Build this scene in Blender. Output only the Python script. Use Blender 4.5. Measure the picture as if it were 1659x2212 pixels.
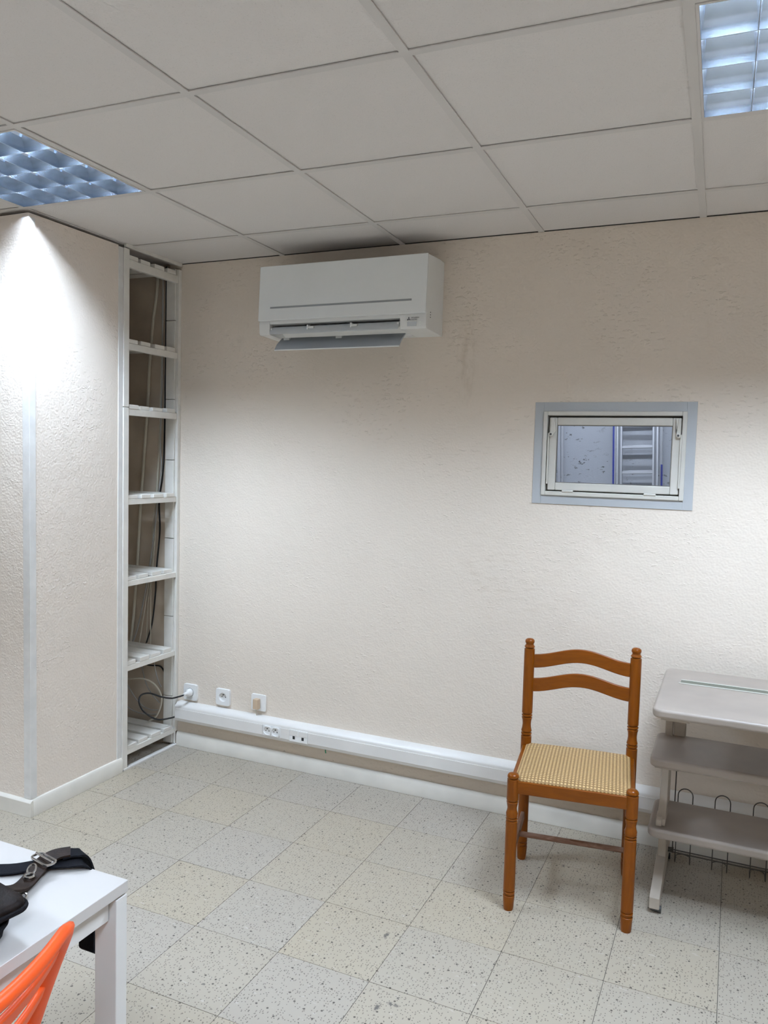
import bpy, bmesh, math, random
from mathutils import Vector, Matrix
random.seed(7)
for o in list(bpy.data.objects):
    bpy.data.objects.remove(o, do_unlink=True)
S = bpy.context.scene
COL = S.collection

# ------------------------------------------------------------------ camera, world, exposure
W_PX, H_PX = 1659, 2212
cam = bpy.data.cameras.new('camera')
camo = bpy.data.objects.new('camera', cam)
COL.objects.link(camo)
cam.sensor_fit = 'VERTICAL'
cam.sensor_height = 36.0
cam.lens = 1710.372 / H_PX * 36.0
cam.clip_start = 0.02
camo.location = (2.56398, -3.23129, 1.50418)
camo.rotation_euler = (1.5018466, -0.0268648, 0.4185776)
S.camera = camo

world = bpy.data.worlds.new('world')
S.world = world
world.use_nodes = True
world.node_tree.nodes['Background'].inputs[0].default_value = (0.55, 0.6, 0.7, 1)
world.node_tree.nodes['Background'].inputs[1].default_value = 0.05

S.view_settings.view_transform = 'Standard'
S.view_settings.look = 'None'
S.view_settings.gamma = 1.0
S.view_settings.use_curve_mapping = False
S.view_settings.exposure = 0.0
try:
    S.cycles.use_denoising = True
    S.cycles.max_bounces = 6
    S.cycles.diffuse_bounces = 5
    S.cycles.glossy_bounces = 4
    S.cycles.adaptive_threshold = 0.03
    S.cycles.sample_clamp_indirect = 4.0
    S.cycles.caustics_reflective = True
except Exception:
    pass
TUBE_STRENGTH = 345.0
TUBE_Z = 0.055
TUBE_COLOR = (0.695, 0.83, 1.0, 1)

HC = 2.428            # ceiling height
ROOM = (-1.5, 4.2, -5.2, 0.0)

# ------------------------------------------------------------------ materials
def lin(r, g, b):
    f = lambda c: (c / 255.0) / 12.92 if c / 255.0 <= 0.04045 else ((c / 255.0 + 0.055) / 1.055) ** 2.4
    return (f(r), f(g), f(b), 1.0)

class NT:
    """small node-building helper"""
    def __init__(self, name):
        self.m = bpy.data.materials.new(name)
        self.m.use_nodes = True
        self.t = self.m.node_tree
        self.n = self.t.nodes
        self.b = self.n['Principled BSDF']
        self._pos = None
    def link(self, a, b): self.t.links.new(a, b)
    def new(self, kind, **kw):
        nd = self.n.new(kind)
        for k, v in kw.items(): setattr(nd, k, v)
        return nd
    def pos(self):
        if not self._pos: self._pos = self.new('ShaderNodeNewGeometry').outputs['Position']
        return self._pos
    def obj(self):
        return self.new('ShaderNodeTexCoord').outputs['Object']
    def mapping(self, vec, scale=(1, 1, 1), rot=(0, 0, 0), loc=(0, 0, 0)):
        mp = self.new('ShaderNodeMapping')
        mp.inputs['Scale'].default_value = scale
        mp.inputs['Rotation'].default_value = rot
        mp.inputs['Location'].default_value = loc
        self.link(vec, mp.inputs['Vector'])
        return mp.outputs['Vector']
    def noise(self, vec, scale, detail=3, rough=0.55, dist=0.0):
        nz = self.new('ShaderNodeTexNoise')
        nz.inputs['Scale'].default_value = scale
        nz.inputs['Detail'].default_value = detail
        nz.inputs['Roughness'].default_value = rough
        nz.inputs['Distortion'].default_value = dist
        self.link(vec, nz.inputs['Vector'])
        return nz.outputs['Fac']
    def ramp(self, fac, p0, p1, c0=(0, 0, 0, 1), c1=(1, 1, 1, 1)):
        r = self.new('ShaderNodeValToRGB')
        r.color_ramp.elements[0].position = p0
        r.color_ramp.elements[1].position = p1
        r.color_ramp.elements[0].color = c0
        r.color_ramp.elements[1].color = c1
        self.link(fac, r.inputs['Fac'])
        return r.outputs['Color']
    def math(self, op, a, b=None, clamp=False):
        md = self.new('ShaderNodeMath', operation=op, use_clamp=clamp)
        for i, v in enumerate((a, b)):
            if v is None: continue
            if isinstance(v, (int, float)): md.inputs[i].default_value = v
            else: self.link(v, md.inputs[i])
        return md.outputs[0]
    def mix(self, fac, a, b, blend='MIX'):
        mx = self.new('ShaderNodeMix', data_type='RGBA', blend_type=blend)
        for sock, v in ((mx.inputs[0], fac), (mx.inputs[6], a), (mx.inputs[7], b)):
            if isinstance(v, (int, float)): sock.default_value = v
            elif isinstance(v, tuple): sock.default_value = v
            else: self.link(v, sock)
        return mx.outputs[2]
    def bump(self, height, strength=0.3, dist=0.002, normal=None):
        bp = self.new('ShaderNodeBump')
        bp.inputs['Strength'].default_value = strength
        bp.inputs['Distance'].default_value = dist
        self.link(height, bp.inputs['Height'])
        if normal: self.link(normal, bp.inputs['Normal'])
        self.link(bp.outputs[0], self.b.inputs['Normal'])
        return bp.outputs[0]
    def spot(self, centre, radius, feather=0.5):
        """soft round mask around a point on the surface (squash by per-axis radius)"""
        v = self.mapping(self.pos(), scale=tuple(1.0 / r for r in radius),
                         loc=tuple(-c / r for c, r in zip(centre, radius)))
        ln = self.new('ShaderNodeVectorMath', operation='LENGTH')
        self.link(v, ln.inputs[0])
        return self.ramp(ln.outputs['Value'], 1.0 - feather, 1.0, (1, 1, 1, 1), (0, 0, 0, 1))
    def base(self, c):
        if isinstance(c, tuple): self.b.inputs['Base Color'].default_value = c
        else: self.link(c, self.b.inputs['Base Color'])
    def set(self, rough=0.5, metal=0.0, coat=0.0, spec=0.5):
        self.b.inputs['Roughness'].default_value = rough
        self.b.inputs['Metallic'].default_value = metal
        self.b.inputs['Coat Weight'].default_value = coat
        self.b.inputs['Specular IOR Level'].default_value = spec

def plain(name, col, rough=0.5, metal=0.0, coat=0.0, var=0.06, scale=9.0, bump=0.0, bscale=120.0, spec=0.5):
    t = NT(name)
    f = t.ramp(t.noise(t.pos(), scale, 2), 0.35, 0.7)
    dark = tuple(c * (1 - var) for c in col[:3]) + (1,)
    t.base(t.mix(f, dark, col))
    t.set(rough, metal, coat, spec)
    if bump: t.bump(t.noise(t.pos(), bscale, 1), bump, 0.001)
    return t.m

M = {}

def wall_material(name, col, extra=None, bump=0.55):
    t = NT(name)
    P = t.pos()
    big = t.ramp(t.noise(P, 1.6, 2, 0.6), 0.3, 0.75)
    c = t.mix(big, tuple(x * 0.94 for x in col[:3]) + (1,), col)
    # trowel marks, blisters, chips
    n1 = t.noise(P, 15, 3, 0.68)
    n2 = t.noise(P, 120, 0, 0.6)
    patch = t.ramp(t.noise(t.mapping(P, loc=(3, 1, 2)), 4.2, 1, 0.6), 0.46, 0.62)
    streak = t.noise(t.mapping(P, scale=(1, 1, 2.6), rot=(0.5, 0.3, 0)), 34, 2, 0.7)
    ridg = t.ramp(streak, 0.60, 0.68)
    h = t.math('ADD', t.math('MULTIPLY', n1, 0.9), t.math('MULTIPLY', n2, 0.18))
    h = t.math('ADD', h, t.math('MULTIPLY', t.math('MULTIPLY', ridg, patch), 0.40))
    # pits
    vor = t.new('ShaderNodeTexVoronoi')
    vor.inputs['Scale'].default_value = 17
    t.link(P, vor.inputs['Vector'])
    pit = t.ramp(vor.outputs['Distance'], 0.02, 0.06, (1, 1, 1, 1), (0, 0, 0, 1))
    pitsel = patch
    pm = t.math('MULTIPLY', pit, pitsel)
    c = t.mix(t.math('MULTIPLY', pm, 0.22), c, tuple(x * 0.35 for x in col[:3]) + (1,))
    if extra: c = extra(t, c, col)
    t.base(c)
    t.set(0.62, spec=0.3)
    t.bump(h, bump, 0.006)
    return t.m

def back_wall_marks(t, c, col):
    P = t.pos()
    dirt = tuple(x * f for x, f in zip(col[:3], (0.70, 0.66, 0.60))) + (1,)
    # drip below the air conditioner's right end
    drip = t.math('MULTIPLY', t.spot((1.50, 0, 1.95), (0.055, 1, 0.24), 0.55),
                  t.ramp(t.noise(t.mapping(P, scale=(1, 1, 0.35)), 42, 4), 0.40, 0.62))
    c = t.mix(t.math('MULTIPLY', drip, 0.42), c, dirt)
    # rubbed greyish scuffs left of and under the window
    scuff = t.ramp(t.noise(t.mapping(P, scale=(0.5, 1, 3.2), rot=(0, 0.12, 0)), 22, 3, 0.7), 0.50, 0.66)
    for cen, rad, k in (((1.78, 0, 0.98), (0.34, 1, 0.24), 0.30), ((1.62, 0, 1.08), (0.14, 1, 0.22), 0.26),
                        ((2.02, 0, 1.20), (0.26, 1, 0.16), 0.18), ((2.62, 0, 1.36), (0.10, 1, 0.16), 0.22),
                        ((0.42, 0, 1.72), (0.22, 1, 0.14), 0.16)):
        m = t.math('MULTIPLY', t.spot(cen, rad, 0.8), scuff)
        c = t.mix(t.math('MULTIPLY', m, k), c, dirt)
    # darker patch on the wall above the air conditioner
    dark_patch = t.math('MULTIPLY', t.spot((1.0, 0, 2.44), (0.62, 1, 0.17), 0.9), 0.35)
    c = t.mix(dark_patch, c, tuple(x * 0.5 for x in col[:3]) + (1,))
    # grime on the wall strip between trunking and skirting
    sep = t.new('ShaderNodeSeparateXYZ'); t.link(P, sep.inputs[0])
    band = t.math('MULTIPLY', t.math('GREATER_THAN', sep.outputs['Z'], 0.03), t.math('LESS_THAN', sep.outputs['Z'], 0.15))
    c = t.mix(t.math('MULTIPLY', band, 0.30), c, dirt)
    spk = t.ramp(t.noise(P, 60, 3), 0.66, 0.72)
    c = t.mix(t.math('MULTIPLY', t.math('MULTIPLY', band, spk), 0.5), c, tuple(x * 0.3 for x in col[:3]) + (1,))
    return c

WALL_COL = (0.79, 0.705, 0.61, 1)
M['wall_back'] = wall_material('plaster_back', WALL_COL, back_wall_marks, 0.6)
M['wall'] = wall_material('plaster', (0.83, 0.745, 0.66, 1), None, 0.7)
M['bare'] = plain('bare_plaster', (0.66, 0.56, 0.45, 1), 0.85, var=0.25, scale=5, bump=0.4, bscale=40)
M['white_paint'] = plain('white_gloss_paint', (0.78, 0.765, 0.74, 1), 0.38, var=0.10, scale=14, bump=0.25, bscale=60)
M['old_white'] = plain('old_white_paint', (0.80, 0.775, 0.72, 1), 0.5, var=0.07, scale=18, bump=0.3, bscale=70)
M['pvc'] = plain('white_pvc', (0.82, 0.80, 0.77, 1), 0.35, var=0.05, scale=6)
M['pvc_bright'] = plain('socket_white', (0.86, 0.86, 0.85, 1), 0.28, var=0.03)
M['skirting'] = plain('skirting_paint', (0.74, 0.705, 0.635, 1), 0.42, var=0.12, scale=7, bump=0.15, bscale=40)
M['black'] = plain('black_hole', (0.012, 0.012, 0.012, 1), 0.6)
M['dark_grey'] = plain('dark_grey_plastic', (0.05, 0.05, 0.05, 1), 0.5)
M['cord_black'] = plain('black_cord_rubber', (0.012, 0.012, 0.013, 1), 0.45)
M['cord_white'] = plain('cream_cable', (0.62, 0.58, 0.48, 1), 0.5)
M['cord_grey'] = plain('grey_cable', (0.34, 0.34, 0.33, 1), 0.5)
M['beige'] = plain('beige_plastic', (0.62, 0.47, 0.33, 1), 0.45)
M['green'] = plain('green_wire', (0.05, 0.32, 0.17, 1), 0.5)
M['steel'] = plain('chrome_steel', (0.72, 0.72, 0.72, 1), 0.18, 1.0)
M['alu'] = plain('ladder_aluminium', (0.70, 0.71, 0.73, 1), 0.40, 0.35)
M['alu_shade'] = plain('ladder_channel_shade', (0.33, 0.34, 0.36, 1), 0.5, 0.3)  # shade between the rail flanges, painted as a darker metal
M['blue'] = plain('blue_tape', (0.03, 0.07, 0.55, 1), 0.45, var=0.3, scale=90)
M['wire'] = plain('dull_wire', (0.16, 0.15, 0.14, 1), 0.35, 0.9)

# ceiling tile: mineral fibre with fine specks
t = NT('mineral_fibre')
P = t.pos()
sp = t.ramp(t.noise(P, 260, 2, 0.6), 0.62, 0.70)
info = t.new('ShaderNodeObjectInfo')
cc = t.mix(t.ramp(info.outputs['Random'], 0, 1), (0.735, 0.70, 0.675, 1), (0.77, 0.735, 0.71, 1))
cc = t.mix(t.math('MULTIPLY', sp, 0.22), cc, (0.36, 0.34, 0.31, 1))
# much darker patch on the tiles over the air conditioner
dark_patch = t.math('MULTIPLY', t.spot((1.02, 0.03, HC), (0.50, 0.20, 0.2), 0.95), 0.85)
cc = t.mix(dark_patch, cc, (0.10, 0.09, 0.08, 1))
t.base(cc); t.set(0.9, spec=0.2)
t.bump(t.noise(P, 240, 0), 0.35, 0.0015)
M['ceil_tile'] = t.m
M['t_bar'] = plain('tee_bar_enamel', (0.69, 0.66, 0.635, 1), 0.5, var=0.08, scale=3)
M['dark_gap'] = plain('shadow_gap_black', (0.03, 0.028, 0.025, 1), 0.9)

# floor tile: cream vinyl with dark flecks, each tile its own tint
t = NT('vinyl_tile')
P = t.pos()
info = t.new('ShaderNodeObjectInfo')
tint = t.new('ShaderNodeValToRGB')
e = tint.color_ramp.elements
e[0].position = 0.0; e[0].color = (0.41, 0.352, 0.268, 1)
e[1].position = 1.0; e[1].color = (0.395, 0.352, 0.298, 1)
m_ = e.new(0.5); m_.color = (0.402, 0.352, 0.280, 1)
t.link(info.outputs['Random'], tint.inputs['Fac'])
c = tint.outputs['Color']
cloud = t.ramp(t.noise(P, 3.4, 3, 0.62), 0.36, 0.70)
c = t.mix(t.math('MULTIPLY', cloud, 0.32), c, (0.40, 0.36, 0.30, 1))
pale = t.ramp(t.noise(t.mapping(P, scale=(1, 2.2, 1), rot=(0, 0, 0.7)), 26, 2, 0.7), 0.64, 0.74)
c = t.mix(t.math('MULTIPLY', pale, 0.35), c, (0.62, 0.60, 0.56, 1))
def flecks(scale, thr, sx, rot, cut, amount):
    global c
    vo = t.new('ShaderNodeTexVoronoi', voronoi_dimensions='2D')
    vo.inputs['Scale'].default_value = scale
    t.link(t.mapping(P, scale=(1, sx, 0.0), rot=(0, 0, rot)), vo.inputs['Vector'])
    d = t.ramp(vo.outputs['Distance'], thr * 0.7, thr, (1, 1, 1, 1), (0, 0, 0, 1))
    sepc = t.new('ShaderNodeSeparateColor'); t.link(vo.outputs['Color'], sepc.inputs[0])
    k = t.math('MULTIPLY', d, t.math('GREATER_THAN', sepc.outputs[0], cut))
    c = t.mix(t.math('MULTIPLY', k, amount), c, (0.05, 0.043, 0.035, 1))
flecks(105, 0.19, 1.0, 0.0, 0.52, 0.80)
flecks(85, 0.16, 0.42, 0.6, 0.64, 0.55)
flecks(26, 0.10, 1.0, 0.3, 0.72, 0.9)
# old rubber scuffs left on the tiles
scuff_break = t.ramp(t.noise(P, 110, 2), 0.38, 0.5)
scuffs = None
for cen, rad in (((1.632, -1.017, 0), (0.008, 0.020, 1)), ((1.741, -1.328, 0), (0.008, 0.024, 1)), ((1.776, -1.300, 0), (0.022, 0.009, 1)),
                 ((1.782, -1.270, 0), (0.009, 0.007, 1)), ((2.051, -0.328, 0), (0.008, 0.012, 1)), ((1.26, -1.46, 0), (0.007, 0.005, 1)),
                 ((0.03, -0.345, 0), (0.006, 0.008, 1))):
    k = t.spot(cen, rad, 0.5)
    scuffs = k if scuffs is None else t.math('MAXIMUM', scuffs, k)
c = t.mix(t.math('MULTIPLY', t.math('MULTIPLY', scuffs, scuff_break), 0.75), c, (0.045, 0.045, 0.05, 1))
t.base(c)
t.set(0.42, spec=0.4)
M['floor_tile'] = t.m
M['joint'] = plain('tile_joint_dirt', (0.11, 0.10, 0.08, 1), 0.9, var=0.4, scale=30)

# orange-brown lacquered beech
def wood(name, c0, c1, rough=0.30, coat=0.06, axis=(1, 1, 0.12)):
    t = NT(name)
    v = t.mapping(t.obj(), scale=axis)
    g = t.noise(v, 60, 5, 0.6, 1.5)
    g2 = t.noise(t.obj(), 7, 3)
    f = t.ramp(g, 0.3, 0.75)
    c = t.mix(f, c0, c1)
    c = t.mix(t.math('MULTIPLY', t.ramp(g2, 0.4, 0.8), 0.25), c, tuple(x * 0.55 for x in c0[:3]) + (1,))
    t.base(c)
    t.set(rough, 0, coat, 0.22)
    t.b.inputs['Coat Roughness'].default_value = 0.15
    t.bump(g, 0.05, 0.001)
    return t.m
M['wood'] = wood('honey_lacquered_beech', (0.175, 0.044, 0.0012, 1), (0.235, 0.063, 0.0025, 1))
M['wood_slat'] = wood('honey_lacquered_slat', (0.175, 0.044, 0.0012, 1), (0.235, 0.063, 0.0025, 1), axis=(0.12, 1, 1))
M['wood_worn'] = wood('worn_rung_wood', (0.15, 0.062, 0.03, 1), (0.30, 0.19, 0.14, 1), 0.6, 0.0, axis=(0.2, 0.2, 1))

# woven straw cloth
t = NT('woven_straw')
ob = t.obj()
sep = t.new('ShaderNodeSeparateXYZ'); t.link(ob, sep.inputs[0])
wx = t.math('SINE', t.math('MULTIPLY', sep.outputs['X'], 2 * math.pi / 0.0118))
wy = t.math('SINE', t.math('MULTIPLY', sep.outputs['Y'], 2 * math.pi / 0.0118))
wx2 = t.math('ABSOLUTE', wx)
prod = t.math('MULTIPLY', wx, wy)
warp = t.math('SINE', t.math('MULTIPLY', sep.outputs['X'], 2 * math.pi / 0.0059))
hgt = t.math('ADD', t.math('MULTIPLY', t.math('ADD', wx, 1.0), 0.3), t.math('MULTIPLY', t.math('ADD', wy, 1.0), 0.25))
cell = t.ramp(t.math('MULTIPLY', t.math('ADD', wx, 1.0), t.math('MULTIPLY', t.math('ADD', wy, 1.0), 0.25)), 0.15, 0.55)
nz = t.ramp(t.noise(ob, 40, 4), 0.3, 0.7)
c = t.mix(cell, (0.27, 0.155, 0.06, 1), (0.74, 0.53, 0.26, 1))
c = t.mix(t.math('MULTIPLY', nz, 0.35), c, (0.42, 0.27, 0.12, 1))
t.base(c); t.set(0.55, spec=0.4)
t.bump(hgt, 0.9, 0.003)
M['straw'] = t.m

M['ac_white'] = plain('glossy_white_plastic', (0.86, 0.89, 0.89, 1), 0.22, coat=0.3, var=0.02)
M['ac_body'] = plain('white_plastic', (0.82, 0.83, 0.82, 1), 0.35, var=0.03)
M['ac_grey'] = plain('grey_plastic_line', (0.30, 0.32, 0.33, 1), 0.4)
M['ac_vane'] = plain('pale_grey_vane', (0.60, 0.635, 0.66, 1), 0.35, var=0.03)
M['ac_lower'] = plain('blue_grey_vane', (0.46, 0.50, 0.54, 1), 0.35, var=0.03)
M['ac_print'] = plain('dark_print', (0.09, 0.09, 0.10, 1), 0.5)
M['win_grey'] = plain('grey_painted_surround', (0.47, 0.49, 0.51, 1), 0.5, var=0.08, scale=5, bump=0.15, bscale=80)
M['win_cream'] = plain('cream_pvc', (0.64, 0.62, 0.57, 1), 0.4, var=0.07, scale=12)
M['gasket'] = plain('grey_gasket', (0.16, 0.15, 0.13, 1), 0.7)
M['laminate'] = plain('worn_grey_beige_laminate', (0.385, 0.33, 0.285, 1), 0.42, var=0.16, scale=6, bump=0.08, bscale=60)
M['lam_edge'] = plain('rounded_laminate_edge', (0.48, 0.42, 0.35, 1), 0.4, var=0.14, scale=20)
M['steel_paint'] = plain('beige_painted_steel', (0.48, 0.42, 0.35, 1), 0.4, var=0.08, scale=12)
M['slot'] = plain('green_grey_slot', (0.15, 0.155, 0.12, 1), 0.6)
M['slot_rim'] = plain('pale_slot_rim', (0.66, 0.66, 0.60, 1), 0.4)
M['desk_white'] = plain('white_melamine', (0.53, 0.50, 0.475, 1), 0.3, var=0.02)
M['desk_frame'] = plain('white_powder_coat', (0.66, 0.645, 0.62, 1), 0.35, var=0.03)
M['orange'] = plain('orange_polypropylene', (0.82, 0.095, 0.012, 1), 0.40, var=0.05, spec=0.3)
M['bag'] = plain('black_nylon', (0.011, 0.010, 0.011, 1), 0.75, var=0.3, scale=60, bump=0.5, bscale=500, spec=0.06)
M['leather'] = plain('dark_brown_leather', (0.016, 0.011, 0.009, 1), 0.55, var=0.5, scale=50, bump=0.5, bscale=250, spec=0.06)
M['leather_strap'] = plain('brown_leather_strap', (0.028, 0.017, 0.012, 1), 0.55, var=0.4, scale=50, bump=0.4, bscale=250, spec=0.06)
M['webbing'] = plain('black_webbing', (0.009, 0.009, 0.011, 1), 0.8, bump=0.6, bscale=600, spec=0.06)

# lamp materials
t = NT('fluorescent_tube')
t.base((0.9, 0.9, 0.9, 1))
t.b.inputs['Emission Color'].default_value = TUBE_COLOR
t.b.inputs['Emission Strength'].default_value = TUBE_STRENGTH
M['tube'] = t.m
t = NT('dimmed_tube')  # corner fixture's tubes, dimmed so the wall end clips less
t.base((0.9, 0.9, 0.9, 1))
t.b.inputs['Emission Color'].default_value = TUBE_COLOR
t.b.inputs['Emission Strength'].default_value = TUBE_STRENGTH * 0.80
M['tube_dim'] = t.m
t = NT('shaft_tube')
t.base((0.9, 0.9, 0.9, 1))
t.b.inputs['Emission Color'].default_value = (0.78, 0.86, 1.0, 1)
t.b.inputs['Emission Strength'].default_value = 88
M['tube_shaft'] = t.m
M['louver'] = plain('bright_aluminium', (0.43, 0.49, 0.57, 1), 0.19, 1.0, var=0.12, scale=18)
M['housing'] = plain('white_reflector', (0.74, 0.78, 0.84, 1), 0.4, var=0.04)
M['led'] = plain('indicator_led', (0.9, 0.95, 0.9, 1), 0.3)

def shaft_wall_marks(t, c, col):
    P = t.pos()
    s = t.ramp(t.noise(t.mapping(P, scale=(1, 1, 2.0)), 11, 4, 0.72), 0.60, 0.64)
    r = t.ramp(t.noise(P, 1.6, 2), 0.40, 0.55)
    return t.mix(t.math('MULTIPLY', t.math('MULTIPLY', s, r), 0.85), c, (0.05, 0.05, 0.05, 1))
M['shaft'] = wall_material('shaft_render', (0.70, 0.72, 0.75, 1), shaft_wall_marks, 0.6)

# glass: clear pane that also mirrors at a grazing view
gm = bpy.data.materials.new('window_glass'); gm.use_nodes = True
nt = gm.node_tree
for n in list(nt.nodes): nt.nodes.remove(n)
out = nt.nodes.new('ShaderNodeOutputMaterial')
mx = nt.nodes.new('ShaderNodeMixShader')
fr = nt.nodes.new('ShaderNodeFresnel'); fr.inputs[0].default_value = 1.45
tr = nt.nodes.new('ShaderNodeBsdfTransparent'); tr.inputs[0].default_value = (0.95, 0.97, 1.0, 1)
gl = nt.nodes.new('ShaderNodeBsdfGlossy'); gl.inputs['Roughness'].default_value = 0.02
nt.links.new(fr.outputs[0], mx.inputs[0]); nt.links.new(tr.outputs[0], mx.inputs[1])
nt.links.new(gl.outputs[0], mx.inputs[2]); nt.links.new(mx.outputs[0], out.inputs[0])
M['glass'] = gm

# ------------------------------------------------------------------ mesh helpers
ORIGIN = {}
def worg(o):
    return ORIGIN.get(o.name, Vector((0, 0, 0))) if o else Vector((0, 0, 0))

class MB:
    def __init__(self): self.v = []; self.f = []
    def add(self, verts, faces):
        n = len(self.v)
        self.v += [Vector(p) for p in verts]
        self.f += [tuple(i + n for i in f) for f in faces]
        return self
    def box(self, x0, x1, y0, y1, z0, z1):
        vs = [(x, y, z) for z in (z0, z1) for y in (y0, y1) for x in (x0, x1)]
        return self.add(vs, [(0, 2, 3, 1), (4, 5, 7, 6), (0, 1, 5, 4), (2, 6, 7, 3), (0, 4, 6, 2), (1, 3, 7, 5)])
    def prism(self, poly, axis, a, b):
        """poly: 2D points; axis 'x': (y,z) swept in x; 'y': (x,z); 'z': (x,y)"""
        def P(p, s):
            return {'x': (s, p[0], p[1]), 'y': (p[0], s, p[1]), 'z': (p[0], p[1], s)}[axis]
        n = len(poly)
        vs = [P(p, a) for p in poly] + [P(p, b) for p in poly]
        fs = [tuple(range(n))[::-1], tuple(range(n, 2 * n))]
        fs += [(i, (i + 1) % n, n + (i + 1) % n, n + i) for i in range(n)]
        return self.add(vs, fs)
    def tube(self, pts, r, seg=8, closed=False):
        pts = [Vector(p) for p in pts]
        n = len(pts)
        rings = []
        up = None
        for i in range(n):
            a = pts[(i - 1) % n] if (closed or i > 0) else pts[i]
            b = pts[(i + 1) % n] if (closed or i < n - 1) else pts[i]
            d = (b - a).normalized()
            if up is None:
                up = Vector((0, 0, 1)) if abs(d.z) < 0.9 else Vector((1, 0, 0))
            s = d.cross(up)
            if s.length < 1e-6: s = d.orthogonal()
            s.normalize(); up = s.cross(d).normalized()
            rr = r[i] if isinstance(r, (list, tuple)) else r
            rings.append([pts[i] + (s * math.cos(2 * math.pi * k / seg) + up * math.sin(2 * math.pi * k / seg)) * rr for k in range(seg)])
        vs = [p for ring in rings for p in ring]
        fs = []
        for i in range(n if closed else n - 1):
            j = (i + 1) % n
            for k in range(seg):
                fs.append((i * seg + k, i * seg + (k + 1) % seg, j * seg + (k + 1) % seg, j * seg + k))
        if not closed:
            fs.append(tuple(range(seg))[::-1]); fs.append(tuple((n - 1) * seg + k for k in range(seg)))
        return self.add(vs, fs)
    def lathe(self, prof, cx=0, cy=0, cz=0, seg=20, axis='z'):
        """prof: list of (radius, height)"""
        vs = []; fs = []
        for r, h in prof:
            for k in range(seg):
                a = 2 * math.pi * k / seg
                c, s = r * math.cos(a), r * math.sin(a)
                vs.append({'z': (cx + c, cy + s, cz + h), 'y': (cx + c, cy + h, cz + s), 'x': (cx + h, cy + c, cz + s)}[axis])
        n = len(prof)
        for i in range(n - 1):
            for k in range(seg):
                fs.append((i * seg + k, i * seg + (k + 1) % seg, (i + 1) * seg + (k + 1) % seg, (i + 1) * seg + k))
        fs.append(tuple(range(seg))[::-1]); fs.append(tuple((n - 1) * seg + k for k in range(seg)))
        return self.add(vs, fs)
    def grid(self, rows, close_u=False):
        """rows: list of equal-length point lists"""
        n = len(rows[0]); vs = [p for r in rows for p in r]; fs = []
        for i in range(len(rows) - 1):
            for k in range(n if close_u else n - 1):
                fs.append((i * n + k, i * n + (k + 1) % n, (i + 1) * n + (k + 1) % n, (i + 1) * n + k))
        return self.add(vs, fs)
    def sweep(self, sections, caps=True):
        n = len(sections[0])
        self_n = len(self.v)
        self.grid(sections, True)
        if caps:
            m = len(sections)
            self.f.append(tuple(self_n + k for k in range(n))[::-1])
            self.f.append(tuple(self_n + (m - 1) * n + k for k in range(n)))
        return self
    def build(self, name, mat, parent=None, bevel=0.0, seg=2, local=False, smooth=True, angle=38, label=None, normals=True):
        off = Vector((0, 0, 0)) if local else worg(parent)
        me = bpy.data.meshes.new(name)
        me.from_pydata([tuple(p - off) for p in self.v], [], self.f)
        me.validate()
        if normals:
            bm = bmesh.new(); bm.from_mesh(me)
            bmesh.ops.recalc_face_normals(bm, faces=bm.faces)
            bm.to_mesh(me); bm.free()
        if smooth:
            for p in me.polygons: p.use_smooth = True
            me.set_sharp_from_angle(angle=math.radians(angle))
        if mat is not None:
            me.materials.append(M[mat] if isinstance(mat, str) else mat)
        o = bpy.data.objects.new(name, me)
        COL.objects.link(o)
        if parent is not None:
            o.parent = parent
            ORIGIN[o.name] = Vector(off) if not local else Vector((0, 0, 0))
        if bevel > 0:
            b = o.modifiers.new('bevel', 'BEVEL')
            b.width = bevel; b.segments = seg; b.limit_method = 'ANGLE'; b.angle_limit = math.radians(40)
            b.harden_normals = True
        if label: o['label'] = label
        return o

def tag(o, label, cat, group=None):
    o['label'] = label; o['category'] = cat
    if group: o['group'] = group
    return o
def struct(o, label=None):
    o['kind'] = 'structure'
    if label: o['label'] = label
    return o
def thing(name, label, cat, loc=(0, 0, 0), rz=0.0, group=None):
    o = bpy.data.objects.new(name, None)
    COL.objects.link(o)
    o.location = loc; o.rotation_euler = (0, 0, rz); o.empty_display_size = 0.05
    ORIGIN[o.name] = Vector(loc)
    return tag(o, label, cat, group)
def B(x0, x1, y0, y1, z0, z1): return MB().box(x0, x1, y0, y1, z0, z1)
def catmull(pts, k=8):
    pts = [Vector(p) for p in pts]
    out = []
    for i in range(len(pts) - 1):
        p0 = pts[max(i - 1, 0)]; p1 = pts[i]; p2 = pts[i + 1]; p3 = pts[min(i + 2, len(pts) - 1)]
        for j in range(k):
            u = j / k
            out.append(0.5 * ((2 * p1) + (p2 - p0) * u + (2 * p0 - 5 * p1 + 4 * p2 - p3) * u * u + (3 * p1 - p0 - 3 * p2 + p3) * u ** 3))
    out.append(pts[-1])
    return out
def clip_poly(poly, x0, x1, y0, y1):
    def cl(ps, inside, inter):
        out = []
        for i in range(len(ps)):
            a, b = ps[i - 1], ps[i]
            if inside(b):
                if not inside(a): out.append(inter(a, b))
                out.append(b)
            elif inside(a): out.append(inter(a, b))
        return out
    def ix(v): return lambda a, b: (v, a[1] + (b[1] - a[1]) * (v - a[0]) / (b[0] - a[0]))
    def iy(v): return lambda a, b: (a[0] + (b[0] - a[0]) * (v - a[1]) / (b[1] - a[1]), v)
    for ins, it in ((lambda p: p[0] >= x0, ix(x0)), (lambda p: p[0] <= x1, ix(x1)), (lambda p: p[1] >= y0, iy(y0)), (lambda p: p[1] <= y1, iy(y1))):
        if poly: poly = cl(poly, ins, it)
    return poly
def area(poly):
    return abs(sum(poly[i - 1][0] * poly[i][1] - poly[i][0] * poly[i - 1][1] for i in range(len(poly)))) / 2
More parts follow.
